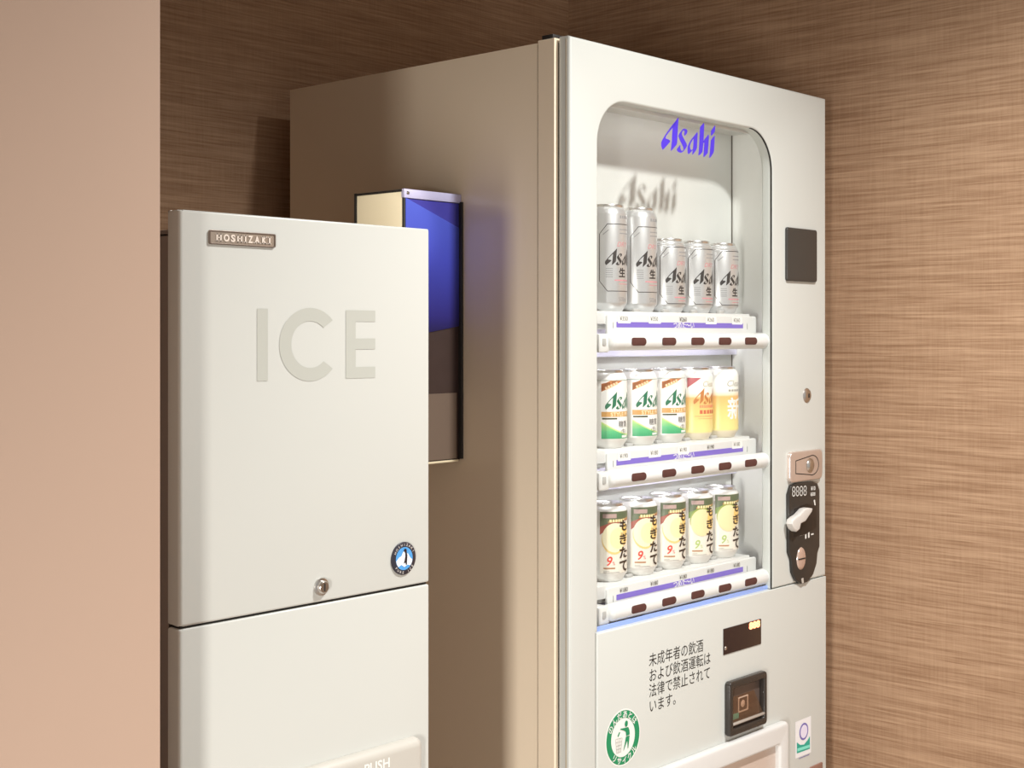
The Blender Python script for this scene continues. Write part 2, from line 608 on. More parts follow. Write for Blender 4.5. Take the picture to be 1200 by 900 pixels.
# shelves
BASES = (1.438, 1.2246, 1.0166)
CX_ = [1.712 + 0.079 * i for i in range(5)]
PRICES = (('¥350', '¥350', '¥260', '¥260', '¥260'), ('¥190', '¥180', '¥190', '¥190', '¥180'), ('¥180',) * 5)
YP, YR, RR_ = 1.328, 1.3145, 0.0138
RAIL_DROP = (0.0470, 0.0425, 0.0380)
YCAN = 1.364
for row, zb in enumerate(BASES):
    sh = boxo('shelf', XI0 + 0.001, 2.072, YP + 0.002, YBK, zb - 0.020, zb, M_plastic, VM, 0.0015)
    for i in range(4):
        xx = (CX_[i] + CX_[i + 1]) / 2
        back = 0.0 if row == 0 else 0.014      # on the lower shelves the stops sit back between the cans
        boxo('can_stop', xx - 0.008, xx + 0.008, YP + 0.004 + back, YP + 0.012 + back, zb - 0.001, zb + 0.005, M_grey, sh, 0.002)
    pl = slab('price_plate', rr(1.668, zb - 0.040, 2.086, zb - 0.004, 0.004), YP - 0.002, YP + 0.003, M_plastic, VM, 0.001)
    boxo('stripe', 1.690, 2.044, YP - 0.0024, YP - 0.0019, zb - 0.0250, zb - 0.0165, M_stripe, pl)
    for i in range(5):
        flat('price_print', text_bm(PRICES[row][i], 0.0098, CX_[i] - 0.004, zb - 0.0145, 'CENTER', 1.0), YP - 0.0028, mat('price_ink', (0.10, 0.09, 0.07), 0.6), pl)
        if row < 2 and (row, i) not in ((0, 2), (1, 3)):
            tab = [(CX_[i] - 0.0185, zb - 0.0185), (CX_[i] + 0.0135, zb - 0.0185), (CX_[i] + 0.0135, zb - 0.006), (CX_[i] - 0.0185, zb - 0.006)]
            flat('price_tab', polys_bm([tab]), YP - 0.00255, M_wprint, pl)
    flat('temperature_print', text_bm('つめた〜い', 0.0125, 1.868, zb - 0.0253, 'CENTER', 0.95, 0.012), YP - 0.0027, M_wprint, pl)
    for sx in (1.6815, 2.057):
        boxo('plate_mark', sx, sx + 0.0011, YP - 0.0024, YP - 0.0018, zb - 0.0265, zb - 0.017, mat('mark_grey', (0.25, 0.25, 0.25), 0.5), pl)
    # rounded selection rail
    zc = zb - RAIL_DROP[row]
    prof = [(0, 0), (0.006, 0.0), (0.0105, 0.0020), (0.0133, 0.006), (RR_, 0.012), (RR_, 0.438), (0.0133, 0.446), (0.0105, 0.450), (0.006, 0.4525), (0, 0.453)]
    bm = lathe(prof, 28)
    for v in bm.verts:
        v.co = Vector((1.650 + v.co.z, YR + v.co.x, zc + v.co.y))
    rail = put('selection_rail', bm, M_plastic, VM, True, 50)
    boxo('rail_web', 1.655, 2.075, YR + 0.006, YP + 0.004, zc + 0.004, zb - 0.036, M_plastic, rail, 0.001)
    boxo('rail_bracket', 1.628, 1.655, YR - 0.004, YR + 0.03, zc - 0.016, zc + 0.012, M_plastic, rail, 0.003)
    boxo('bracket_screw', 1.636, 1.644, YR - 0.0056, YR - 0.003, zc - 0.006, zc + 0.005, M_grey, rail, 0.001)
    for i in range(5):
        xx = CX_[i] + 0.002
        loop = rr(xx - 0.0185, -0.0062, xx + 0.0185, 0.0062, 0.0055, 5)
        me = curve_mesh([loop], 0.003, 0.0006, 1)
        bm = bmesh.new()
        bm.from_mesh(me)
        bpy.data.meshes.remove(me)
        for v in bm.verts:
            # wrapped on the tube
            ang = v.co.y / RR_
            rad = RR_ + v.co.z - 0.0003
            v.co = Vector((v.co.x, YR - rad * math.cos(ang), zc + rad * math.sin(ang)))
        put('button', bm, M_button, rail, True, 40)
    # LED bar under the shelf
    led = boxo('led_bar', 1.66, 2.06, YR + 0.024, YR + 0.034, zb - 0.028, zb - 0.0205, M_plastic, VM, 0.001)
    boxo('shelf_skirt', XI0 + 0.001, XI1 - 0.002, YBK - 0.012, YBK - 0.001, zb - 0.072, zb - 0.021, mat('skirt_lavender', lin((214, 212, 232)), 0.35), VM, 0.001)
    dots = []
    for i in range(5):
        for dx in (-0.012, 0.006):
            dots.append((CX_[i] + dx, YR + 0.029))
    for (x, y) in dots:
        boxo('led', x - 0.0022, x + 0.0022, y - 0.0022, y + 0.0022, zb - 0.0288, zb - 0.0275, emis('led_white', (0.9, 0.92, 1.0), 6.0), led)
    if row < 2:
        lamp('shelf_led_light', 'AREA', (1.86, YR + 0.03, zb - 0.031), 0.22, (0.97, 0.97, 1.0), (1.86, YR + 0.045, zb - 0.3),
             shape='RECTANGLE', size=0.40, size_y=0.012)
boxo('display_fill_bar', 1.62, 2.09, Y0 + 0.0235, Y0 + 0.0265, ZI1 - 0.012, ZI1, M_plastic, VM, 0.0008)  # bar added as housing for the extra display light
lamp('display_fill_light', 'AREA', (1.855, Y0 + 0.0275, ZI1 - 0.006), 0.10, (1.0, 0.98, 0.95), (1.855, Y0 + 0.0275 + 0.8, ZI1 - 0.7),
     shape='RECTANGLE', size=0.46, size_y=0.008)  # added unseen strip that brightens the top of the display
boxo('bottom_strip', XI0 + 0.002, XI1 - 0.004, Y0 + 0.0095, Y0 + 0.0135, ZI0, ZI0 + 0.0095, M_bluestrip, VM, 0.001)


# front-panel fittings (pixel outlines brought onto the door plane)
def P(px, py, dy=0.0):
    return onY(px, py, Y0 + dy)


def rect_of(pa, pb):
    (x0, z1), (x1, z0) = P(*pa), P(*pb)
    return x0, z0, x1, z1


x0, z0, x1, z1 = P(920, 300)[0], P(937, 330)[1], P(955, 300)[0], P(937, 268)[1]
slab('card_reader', rr(x0, z0, x1, z1, 0.005), Y0 - 0.005, Y0 + 0.002, M_reader, VM, 0.002)
kx, kz = P(945.5, 463.5)
KL = put('keyhole', turn_front(lathe([(0, 0.004), (0.006, 0.0045), (0.0105, 0.003), (0.0135, 0.0), (0.0135, -0.004)], 28), kx, Y0, kz), M_steel, VM, True, 40)
slab('key_slot', rr(kx - 0.0012, kz - 0.004, kx + 0.0012, kz + 0.004, 0.001), Y0 - 0.0052, Y0 - 0.003, M_dark, KL)

# lock plate
x0, x1 = P(922, 545)[0], P(960, 545)[0]
z1, z0 = P(940, 528)[1], P(940, 563.5)[1]
LK = slab('lock_handle', rr(x0, z0, x1, z1, 0.010, 8), Y0 - 0.0075, Y0 + 0.002, M_chrome, VM, 0.003, 3)
zc = (z0 + z1) / 2
xw = x1 - x0
g0 = [(x0 + 0.15 * xw, zc + 0.012), (x0 + 0.15 * xw, zc - 0.012)] + ell(x0 + 0.66 * xw, zc, 0.024, 0.0185, 20, -110, 110)
g1 = [(x0 + 0.15 * xw + 0.002, zc + 0.0105), (x0 + 0.15 * xw + 0.002, zc - 0.0105)] + ell(x0 + 0.66 * xw, zc, 0.0222, 0.0168, 20, -110, 110)
flat('handle_groove', holes_bm([g0, g1]), Y0 - 0.0077, M_dark, LK)
KN = put('lock_cylinder', turn_front(lathe([(0, 0.005), (0.005, 0.005), (0.0095, 0.003), (0.012, 0.0), (0.0135, 0.0)], 28), x0 + 0.60 * xw, Y0 - 0.0076, zc), M_steel, LK, True, 40)

# coin unit
co = [(921, 580), (924, 569), (930, 566), (950, 564), (955, 566), (957.5, 574), (957.5, 640), (955, 648), (954, 660), (950, 673), (943, 682), (936, 684), (930, 680), (925.5, 670), (924.5, 655), (921.5, 647)]
CU = slab('coin_unit', [P(*p) for p in co], Y0 - 0.006, Y0 + 0.002, M_black, VM, 0.0025, 2)
cy = Y0 - 0.0062
Q = lambda px, py: onY(px, py, cy)
rings = []
for i in range(4):
    for j in range(2):
        cxx, czz = Q(930.2 + i * 4.4, 573.5 + j * 5.0 - i * 0.35)
        rings.append(holes_bm([ell(cxx, czz, 0.0052, 0.0052, 14), ell(cxx, czz, 0.0036, 0.0036, 14)]))
flat('coin_icons', join_bm(rings), cy, mat('icon_white', (0.75, 0.75, 0.72), 0.5), CU)
tx, tz = Q(953, 574.5)
flat('coin_text', join_bm([text_bm('¥10', 0.010, tx, tz, 'CENTER', 1.0, 0.02), text_bm('¥500', 0.009, tx - 0.001, tz - 0.010, 'CENTER', 0.9, 0.02)]), cy, MATS['icon_white'], CU)
flat('coin_arrow', polys_bm([[Q(953.5, 586), Q(955, 585.5), Q(956.6, 598), Q(955.6, 598)]]), cy, MATS['icon_white'], CU)
flat('return_icon', polys_bm([[Q(937.5, 626), Q(943, 624.6), Q(943, 626.6), Q(937.5, 628)], [Q(942, 620), Q(949.5, 618), Q(949.5, 619.6), Q(942, 621.6)], [Q(943.5, 622), Q(945, 621.6), Q(945, 631), Q(943.5, 631.4)], [Q(947, 621), Q(948.6, 620.6), Q(948.6, 630), Q(947, 630.4)], [Q(950.5, 625.5), Q(953.5, 624.8), Q(953.5, 626.4), Q(950.5, 627.1)]]), cy, MATS['icon_white'], CU)
pocket = [P(*p) for p in ((927, 596), (941, 590), (953, 592), (953, 618), (940, 626), (927, 629))]
slab('lever_recess', pocket, Y0 - 0.0066, Y0 - 0.004, mat('recess_black', (0.010, 0.009, 0.009), 0.3), CU, 0.0004, 1)
lev = [P(*p, -0.015) for p in ((925.6, 614), (926.5, 609), (930.5, 605.5), (934.5, 603), (941, 596), (945.5, 594.8), (950.2, 595.6), (949, 600), (945.5, 605), (941.5, 611), (936.3, 613.5), (935, 620), (931.5, 623), (927.8, 620))]
slab('return_lever', lev, Y0 - 0.020, Y0 - 0.006, mat('lever_grey', (0.62, 0.60, 0.57), 0.35), CU, 0.003, 3)
sx_, sz_ = Q(938.8, 654.5)
SLT = put('coin_slot', turn_front(lathe([(0, 0.003), (0.010, 0.003), (0.0135, 0.0018), (0.0150, 0.0), (0.0150, -0.001)], 28), sx_, Y0 - 0.006, sz_), mat('slot_metal', (0.74, 0.58, 0.50), 0.22, 0.6), CU, True, 40)
for v in SLT.data.vertices:
    v.co.z = sz_ + (v.co.z - sz_) * 1.35
slab('slit', rr(sx_ - 0.013, sz_ - 0.0012, sx_ + 0.009, sz_ + 0.0012, 0.001), Y0 - 0.0098, Y0 - 0.008, M_dark, SLT)
flat('slot_mark', polys_bm([[Q(939, 678), Q(941.5, 677), Q(942, 683), Q(939.8, 683.6)]]), cy, mat('mark_pale', (0.5, 0.47, 0.42), 0.4), CU)

# amount display
x0, x1 = P(847, 750)[0], P(891, 745)[0]
z1, z0 = P(869, 731)[1], P(869, 761)[1]
AD = slab('amount_display', rr(x0, z0, x1, z1, 0.001), Y0 - 0.002, Y0 + 0.002, mat('display_black', (0.030, 0.016, 0.014), 0.25), VM, 0.0006, 1)
dx0, dz1 = P(876.5, 729.5)
dx1, dz0 = P(889.5, 735)
dz0 = dz1 - 0.0125
flat('digits', text_fit('888', dx0, dx1, dz0, dz1, 0.06), Y0 - 0.0022, emis('red_digits', (1.0, 0.26, 0.11), 5.0), AD)
put('indicator', turn_front(lathe([(0, 0.0012), (0.0025, 0.001), (0.0034, 0)], 16), *[(P(849.3, 760)[0]), Y0 - 0.002, P(849.3, 759.5)[1]]), M_steel, AD, True, 40)

# coin return pocket
x0, x1 = P(848.5, 825)[0], P(892.5, 825)[0]
z1, z0 = P(870, 792)[1], P(870, 855)[1]
RP = slab('return_pocket', [rr(x0, z0, x1, z1, 0.007), rr(x0 + 0.011, z0 + 0.012, x1 - 0.009, z1 - 0.012, 0.003)], Y0 - 0.012, Y0 + 0.0, mat('pocket_black', (0.035, 0.030, 0.026), 0.25), VM, 0.003, 3)
boxo('pocket_back', x0 + 0.009, x1 - 0.007, Y0 - 0.0012, Y0 + 0.001, z0 + 0.010, z1 - 0.010, mat('pocket_brown', (0.10, 0.072, 0.06), 0.35), RP)
bm = bmesh.new()
fx0, fx1, fz0, fz1 = x0 + 0.013, x1 - 0.014, z0 + 0.020, z1 - 0.030
vs = [bm.verts.new(p) for p in ((fx0, Y0 - 0.010, fz0), (fx1 + 0.004, Y0 - 0.010, fz0), (fx1 - 0.012, Y0 - 0.0015, fz1), (fx0, Y0 - 0.0015, fz1),
                                (fx0, Y0 - 0.008, fz0), (fx1 + 0.004, Y0 - 0.008, fz0), (fx1 - 0.012, Y0 - 0.0013, fz1), (fx0, Y0 - 0.0013, fz1))]
for f in ((0, 1, 2, 3), (4, 5, 6, 7), (0, 1, 5, 4), (1, 2, 6, 5), (2, 3, 7, 6), (3, 0, 4, 7)):
    bm.faces.new([vs[i] for i in f])
put('flap', bm, glass_mat('flap_clear', (0.92, 0.84, 0.78), 0.12), RP)
boxo('flap_lip', fx0 - 0.002, fx1 + 0.006, Y0 - 0.0118, Y0 - 0.0075, fz0 - 0.0025, fz0 + 0.0015, mat('lip_grey', (0.42, 0.38, 0.34), 0.25), RP, 0.0008)
fcx, fcz = (fx0 + fx1) / 2 - 0.002, (fz0 + fz1) / 2 + 0.004
slab('coin_sensor', [rr(fcx - 0.015, fcz - 0.013, fcx + 0.015, fcz + 0.013, 0.002), rr(fcx - 0.0128, fcz - 0.0108, fcx + 0.0128, fcz + 0.0108, 0.002)], Y0 - 0.0022, Y0 - 0.0010, mat('lip_pale', (0.70, 0.62, 0.56), 0.4), RP)
put('sensor_button', turn_front(lathe([(0, 0.0015), (0.004, 0.0014), (0.0062, 0.0)], 20), fcx, Y0 - 0.0012, fcz), MATS['lip_pale'], RP, True, 40)
boxo('green_label', fx0 + 0.004, fx0 + 0.028, Y0 - 0.0021, Y0 - 0.0010, fz0 + 0.003, fz0 + 0.012, mat('teal_label', lin((110, 190, 175)), 0.4), RP)

# dispensing hatch
hx1, hz1 = P(917, 843)
hx0 = 1.655
HA = slab('hatch_frame', [rr(hx0, 0.36, hx1, hz1, 0.010), rr(hx0 + 0.034, 0.40, hx1 - 0.030, hz1 - 0.036, 0.004)], Y0 - 0.014, Y0 + 0.001, M_plastic, VM, 0.005, 3)
slab('hatch_flap', rr(hx0 + 0.030, 0.396, hx1 - 0.026, hz1 - 0.032, 0.004), Y0 - 0.004, Y0 + 0.0008, mat('flap_pinkgrey', lin((205, 188, 176)), 0.3, var=0.02), HA, 0.001)
bx0 = P(948, 890)[0]
bx1 = P(962.5, 890)[0]
slab('vent_cover', rr(bx0, 0.30, bx1, P(955, 896)[1], 0.002), Y0 - 0.003, Y0 + 0.001, mat('vent_brown', lin((150, 112, 98)), 0.45), VM, 0.0008, 1)

# warning text, four lines
lines = ('未成年者の飲酒', 'および飲酒運転は', '法律で禁止されて', 'います。')
tx0, tz_a = P(759.8, 780.5)
tx1 = P(832.5, 764)[0]
cw = (tx1 - tx0) / 8.0
tz_b = P(759.8, 834.5)[1]
step = (tz_a - tz_b) / 3.0
bms = []
for i, s in enumerate(lines):
    for k, ch in enumerate(s):
        bms.append(text_bm(ch, cw * 1.06, tx0 + cw * k, tz_a - step * i, 'LEFT', 0.94, 0.0))
flat('warning_print', join_bm(bms), Y0 - 0.0009, M_blackprint, LP)


# recycling sticker
def arc_text(chars, cx, cz, R, a0, a1, size, inward=False, weight=0.02, sx=1.0):
    out = []
    n = len(chars)
    for i, ch in enumerate(chars):
        a = math.radians(a0 + (a1 - a0) * (i / max(1, n - 1)))
        rot = a + math.pi / 2 if inward else a - math.pi / 2
        b = text_bm(ch, size, 0, 0, 'CENTER', sx, weight)
        zs = [v.co.y for v in b.verts] or [0]
        zm = (min(zs) + max(zs)) / 2
        for v in b.verts:
            p, q = v.co.x, v.co.y - zm
            v.co = Vector((cx + R * math.cos(a) + p * math.cos(rot) - q * math.sin(rot), cz + R * math.sin(a) + p * math.sin(rot) + q * math.cos(rot), 0))
        out.append(b)
    return join_bm(out)


rx, rz = P(729.6, 864)
RAD = (P(729, 832.5)[1] - P(729, 895.5)[1]) / 2
SY = Y0 - 0.0008
M_green = mat('recycle_green', lin((28, 138, 92)), 0.45)
ST = flat('recycling_sticker', polys_bm([ell(rx, rz, RAD * 1.06, n=48)]), SY, mat('sticker_white', (0.84, 0.85, 0.82), 0.4), VM)
flat('green_ring', holes_bm([ell(rx, rz, RAD, n=48), ell(rx, rz, RAD * 0.72, n=48)]), SY - 0.0003, M_green, ST)
flat('ring_text', arc_text('のんだあとは', rx, rz, RAD * 0.855, 150, 38, RAD * 0.30, weight=0.015), SY - 0.0006, M_wprint, ST)
flat('ring_text', arc_text('リサイクル', rx, rz, RAD * 0.86, 232, 318, RAD * 0.29, True, 0.015), SY - 0.0006, M_wprint, ST)
S = lambda x, y: onY(700 + x / 11.25, 820 + y / 11.25, SY)
fig = [ell(*S(379, 315), 0.0038, 0.0048, 16),
       [S(300, 383), S(362, 370), S(404, 358), S(420, 400), S(424, 455), S(378, 478), S(372, 420), S(345, 404), S(300, 392)],
       [S(373, 488), S(422, 468), S(418, 520), S(405, 632), S(398, 640), S(393, 545), S(388, 545), S(345, 668), S(340, 670), S(362, 560)],
       [S(262, 480), S(285, 425), S(298, 430), S(275, 490)]]
flat('tidy_figure', polys_bm(fig), SY - 0.0006, M_green, ST)
bas = []
for k in range(4):
    t = k / 3.0
    bas.append([S(238 + 84 * t, 525 - 22 * t), S(242 + 84 * t, 524 - 22 * t), S(252 + 56 * t, 706 - 16 * t), S(248 + 56 * t, 707 - 16 * t)])
for k in range(5):
    y = 520 + 46 * k
    bas.append([S(238 + 3 * k, y), S(324 - 4 * k, y - 22), S(324 - 4 * k, y - 17), S(238 + 3 * k, y + 5)])
flat('basket_print', polys_bm(bas), SY - 0.0006, mat('basket_grey', (0.42, 0.42, 0.38), 0.5), ST)

# eco sticker
E_ = lambda x, y: onY(880 + x / 12.0, 825 + y / 12.0, SY)
ES = flat('eco_sticker', polys_bm([[E_(625, 255), E_(845, 165), E_(845, 680), E_(625, 770)]]), SY, mat('sticker_pale', (0.82, 0.82, 0.84), 0.4), VM)
flat('sticker_base', polys_bm([[E_(645, 540), E_(690, 575), E_(745, 570), E_(800, 500), E_(828, 450), E_(828, 628), E_(645, 695)]]), SY - 0.0003, mat('sticker_teal', lin((40, 165, 145)), 0.4), ES)
ecx, ecz = E_(742, 385)
flat('sticker_ring', holes_bm([ell(ecx, ecz, 0.0152, 0.0152, 28), ell(ecx, ecz, 0.0118, 0.0118, 28)]), SY - 0.0005, mat('ring_violet', lin((120, 110, 180)), 0.4), ES)
flat('sticker_disc', polys_bm([ell(ecx, ecz, 0.0118, 0.0118, 28)]), SY - 0.0006, mat('sticker_lilac', lin((228, 222, 242)), 0.4), ES)
flat('sticker_band', polys_bm([[E_(650, 625), E_(825, 568), E_(825, 610), E_(650, 668)]]), SY - 0.0005, mat('teal_light', lin((130, 225, 205)), 0.4), ES)
flat('sticker_lines', polys_bm([[E_(672, 762), E_(820, 702), E_(820, 710), E_(672, 770)]]), SY - 0.0005, mat('ring_violet', (0, 0, 0)), ES)

# ------------------------------------------------------------------ cans
RC = 0.0331


def wrap(bm, R, off):
    """bend a flat print (arc length, height) round the can, centred on the front (-Y)"""
    xs = [v.co.x for v in bm.verts]
    if not xs:
        return bm
    stp = R * math.radians(7)
    k = math.floor(min(xs) / stp)
    while k * stp < max(xs):
        bmesh.ops.bisect_plane(bm, geom=bm.verts[:] + bm.edges[:] + bm.faces[:], plane_co=(k * stp, 0, 0), plane_no=(1, 0, 0), dist=1e-7)
        k += 1
    for v in bm.verts:
        a = v.co.x / R
        v.co = Vector(((R + off) * math.sin(a), -(R + off) * math.cos(a), v.co.y))
    return bm


def deg(a):
    return RC * math.radians(a)


def decal(name, bm, m, parent, layer=1):
    bm = wrap(bm, RC, 0.00012 * layer)
    me = bpy.data.meshes.new(name)
    bm.to_mesh(me)
    bm.free()
    for p in me.polygons:
        p.use_smooth = False
    o = bpy.data.objects.new(name, me)
    COL.objects.link(o)
    me.materials.append(m)
    o.parent = parent
    return o


def can_shell(t, H, m_body, rings=False, sh=0.0155):
    b = [(0.0240, 0.0), (0.0255, 0.0004), (0.0300, 0.0085), (RC - 0.0003, 0.0125), (RC, 0.0145), (RC, H - sh), (RC - 0.0008, H - sh + 0.0020)]
    if rings:
        b += [(0.0318, H - 0.0120), (0.0322, H - 0.0110), (0.0306, H - 0.0095), (0.0309, H - 0.0085), (0.0292, H - 0.0065), (0.0280, H - 0.0045)]
    else:
        b += [(0.0305, H - sh * 0.58), (0.0282, H - 0.0050), (0.0272, H - 0.0042)]
    bm = lathe([(0, 0.006), (0.021, 0.004)] + b, 48)
    o = put('body', bm, m_body, None, True, 60)
    o.parent = t
    bm = lathe([(0.0272, H - 0.0048), (0.0276, H - 0.0008), (0.0270, H), (0.0258, H - 0.0006), (0.0250, H - 0.0055), (0, H - 0.0050)], 40)
    l = put('lid', bm, M_alu, None, True, 60)
    l.parent = t
    bm = bmesh.new()
    box(bm, -0.0045, 0.0045, -0.012, 0.010, H - 0.0052, H - 0.0038, 0.0006, 1)
    g = put('tab', bm, M_alu, None, True, 40)
    g.parent = l
    return o


M_alu = mat('can_aluminium', (0.80, 0.79, 0.77), 0.26, metal=0.9)
M_silver = mat('can_silver', (0.66, 0.665, 0.67), 0.32, metal=0.6)
M_pearl = mat('can_pearl', (0.76, 0.745, 0.71), 0.33, metal=0.25)
M_ink = mat('can_ink', (0.030, 0.030, 0.032), 0.45)
M_inkg = mat('can_grey_ink', (0.30, 0.30, 0.31), 0.45)
M_red = mat('can_red', lin((208, 142, 150)), 0.45)
M_red2 = mat('can_red_strong', lin((214, 74, 62)), 0.45)
M_wht = mat('can_white', (0.84, 0.83, 0.80), 0.4)


def strip(a0, a1, z0, z1):
    return [(deg(a0), z0), (deg(a1), z0), (deg(a1), z1), (deg(a0), z1)]


def marks(n, w, h, cx, z, rot=0.0):
    """a row of tiny print too small to read"""
    out = []
    for k in range(n):
        x0 = (k - n / 2.0) * w
        q = [(x0 + w * .1, 0), (x0 + w * .82, 0), (x0 + w * .82, h), (x0 + w * .1, h)]
        out.append([(cx + a * math.cos(rot) - b * math.sin(rot), z + a * math.sin(rot) + b * math.cos(rot)) for a, b in q])
    return polys_bm(out)


def beer_can(H):
    t = root('beer_can', '', 'beer can', (0, 0, 0), 'sample beer cans on the top shelf')
    can_shell(t, H, M_silver, H < 0.14)
    zt = H * 0.815 if H > 0.14 else H * 0.885
    zb = H * 0.185 if H > 0.14 else H * 0.115
    c = 0.016
    o8 = lambda w: [(deg(-70) + w, zb + c), (deg(-48) + w * .4, zb + w), (deg(48) - w * .4, zb + w), (deg(70) - w, zb + c), (deg(70) - w, zt - c), (deg(48) - w * .4, zt - w), (deg(-48) + w * .4, zt - w), (deg(-70) + w, zt - c)]
    decal('octagon_outline', holes_bm([o8(0), o8(0.0011)]), M_ink, t)
    cz = H * 0.505 if H > 0.14 else H * 0.50
    decal('logo_print', logo(deg(108), 0.0262, 0, cz), M_ink, t)
    decal('kanji_print', text_bm('生', 0.0155, deg(-1), cz - 0.0300, 'CENTER', 1.0, 0.035), M_ink, t)
    decal('script_print', text_bm('DRY', 0.0105, deg(-2), cz + 0.0165, 'CENTER', 1.1, 0.0, shear=0.3), M_red, t)
    lines = []
    for k in range(5):
        lines.append(strip(-52, -33, cz - 0.0185 - 0.0032 * k, cz - 0.0175 - 0.0032 * k))
    for k in range(2):
        lines.append(strip(-12, 30, zt - 0.0095 - 0.006 * k, zt - 0.0080 - 0.006 * k))
    lines.append([(deg(-60), zt - 0.0180), (deg(-44), zt - 0.0105), (deg(-44), zt - 0.0088), (deg(-60), zt - 0.0163)])
    decal('fine_print', polys_bm(lines), M_inkg, t)
    decal('red_print', polys_bm([strip(-28, 32, cz - 0.0370, cz - 0.0352), strip(-14, 30, cz - 0.0422, cz - 0.0412)]), M_red, t)
    if H > 0.14:
        decal('volume_print', text_bm('500ml', 0.0105, deg(2), zb - 0.0155, 'CENTER', 0.75, 0.0), M_inkg, t)
        decal('top_print', marks(5, 0.0045, 0.0045, deg(8), zt + 0.0085), M_inkg, t)
    return t


M_gdark = mat('can_green', lin((38, 112, 84)), 0.4)
M_orange = mat('can_orange_band', lin((196, 128, 84)), 0.45)
M_gold = mat('can_gold_band', lin((206, 158, 96)), 0.4)
M_gmix = ramp_mat('can_green_fill', [(0.0, lin((60, 158, 112))), (0.45, lin((92, 186, 128))), (1.0, lin((176, 216, 130)))], 'Z', 0.4)


def green_can():
    H = 0.122
    t = root('low_malt_can', '', 'beer can', (0, 0, 0), 'sample cans on the middle shelf')
    can_shell(t, H, M_pearl)
    decal('label_panel', polys_bm([strip(-66, 66, 0.0150, H - 0.0165)]), M_wht, t, 1)
    decal('banner', polys_bm([[(deg(-64), 0.0890), (deg(-18), 0.1055), (deg(-20), 0.1058), (deg(-64), 0.1010)], [(deg(-64), 0.0885), (deg(-2), 0.1055), (deg(-40), 0.1055), (deg(-64), 0.0990)]]), M_orange, t, 2)
    decal('banner_text', marks(5, 0.0046, 0.0050, deg(-34), 0.0955, 0.42), mat('banner_pale', lin((240, 205, 165)), 0.4), t, 3)
    decal('logo_print', logo(deg(108), 0.0275, 0, 0.0745), M_gdark, t, 3)
    decal('gold_band', polys_bm([strip(-64, 64, 0.0495, 0.0575)]), M_gold, t, 2)
    decal('band_text', text_bm('STYLE FREE', 0.0082, deg(0), 0.0506, 'CENTER', 1.1, 0.02), mat('band_cream', lin((250, 225, 185)), 0.4), t, 3)
    decal('dark_rule', polys_bm([strip(-62, -20, 0.0455, 0.0480)]), mat('can_olive', lin((70, 74, 52)), 0.4), t, 2)
    top = [(deg(-64 + 128 * k / 12), 0.0400 - 0.020 * math.sin(math.pi / 2 * min(1, k / 9.0)) + (0.003 * max(0, k - 9))) for k in range(13)]
    decal('green_hill', polys_bm([[(deg(-64), 0.0155), (deg(64), 0.0155)] + top[::-1]]), M_gmix, t, 2)
    decal('hill_edge', polys_bm([top + [(x, z + 0.0022) for x, z in reversed(top)]]), mat('can_lime', lin((205, 226, 150)), 0.4), t, 3)
    decal('kanji_print', join_bm([text_bm('糖質', 0.0110, deg(2), 0.0340, 'CENTER', 0.95, 0.0), text_bm('(生)', 0.0085, deg(3), 0.0235, 'CENTER', 0.9, 0.0)]), mat('can_slate', lin((88, 88, 92)), 0.4), t, 4)
    decal('small_label', polys_bm([strip(-4, 22, 0.0170, 0.0205)]), M_wht, t, 4)
    decal('rim_band', polys_bm([strip(-110, 110, H - 0.0163, H - 0.0158)]), M_gdark, t, 1)
    return t


M_amber = ramp_mat('can_amber', [(0.0, lin((240, 214, 108))), (0.35, lin((244, 204, 100))), (0.58, lin((238, 176, 92))), (0.66, lin((236, 172, 96))), (0.70, lin((238, 228, 208))), (1.0, lin((232, 230, 222)))], 'Z', 0.33)
M_amber2 = ramp_mat('can_amber_plain', [(0.0, lin((232, 222, 200))), (0.09, lin((232, 222, 200))), (0.12, lin((238, 224, 150))), (0.40, lin((236, 204, 130))), (0.60, lin((226, 176, 112))), (0.63, lin((236, 214, 184))), (0.68, lin((230, 228, 220))), (1.0, lin((226, 226, 220)))], 'Z', 0.33)


def amber_can(kind):
    H = 0.122
    t = root('beer_can', '', 'beer can', (0, 0, 0), 'sample cans on the middle shelf')
    can_shell(t, H, M_amber2)
    if kind == 0:
        decal('red_corner', polys_bm([[(deg(-72), 0.0880), (deg(-30), 0.1050), (deg(-72), 0.1050)]]), mat('can_wine', lin((176, 96, 100)), 0.45), t, 2)
        decal('script_print', text_bm('Clear', 0.0135, deg(-2), 0.0900, 'CENTER', 1.0, 0.0, shear=0.25), mat('can_khaki', lin((176, 166, 140)), 0.45), t, 2)
        decal('logo_print', logo(deg(108), 0.0270, 0, 0.0740), mat('can_bronze', lin((190, 124, 70)), 0.4), t, 3)
        decal('orange_print', join_bm([marks(9, 0.0042, 0.0048, deg(-4), 0.0545), polys_bm([strip(-50, 40, 0.0400, 0.0408), strip(-40, 40, 0.0360, 0.0366)])]), mat('can_coral', lin((236, 150, 110)), 0.4), t, 3)
        decal('band_text', marks(6, 0.0070, 0.0062, deg(0), 0.0445), mat('can_rust', lin((205, 110, 80)), 0.4), t, 3)
    else:
        decal('script_print', text_bm('Clear', 0.0150, deg(-4), 0.0885, 'CENTER', 1.1, 0.0, shear=0.25), mat('can_ash', lin((160, 158, 150)), 0.45), t, 2)
        decal('small_print', marks(5, 0.0062, 0.0036, deg(-2), 0.0795), mat('can_ash', (0, 0, 0)), t, 2)
        decal('kanji_print', text_bm('新', 0.0400, deg(0), 0.0350, 'CENTER', 0.95, 0.015), M_wht, t, 2)
    return t


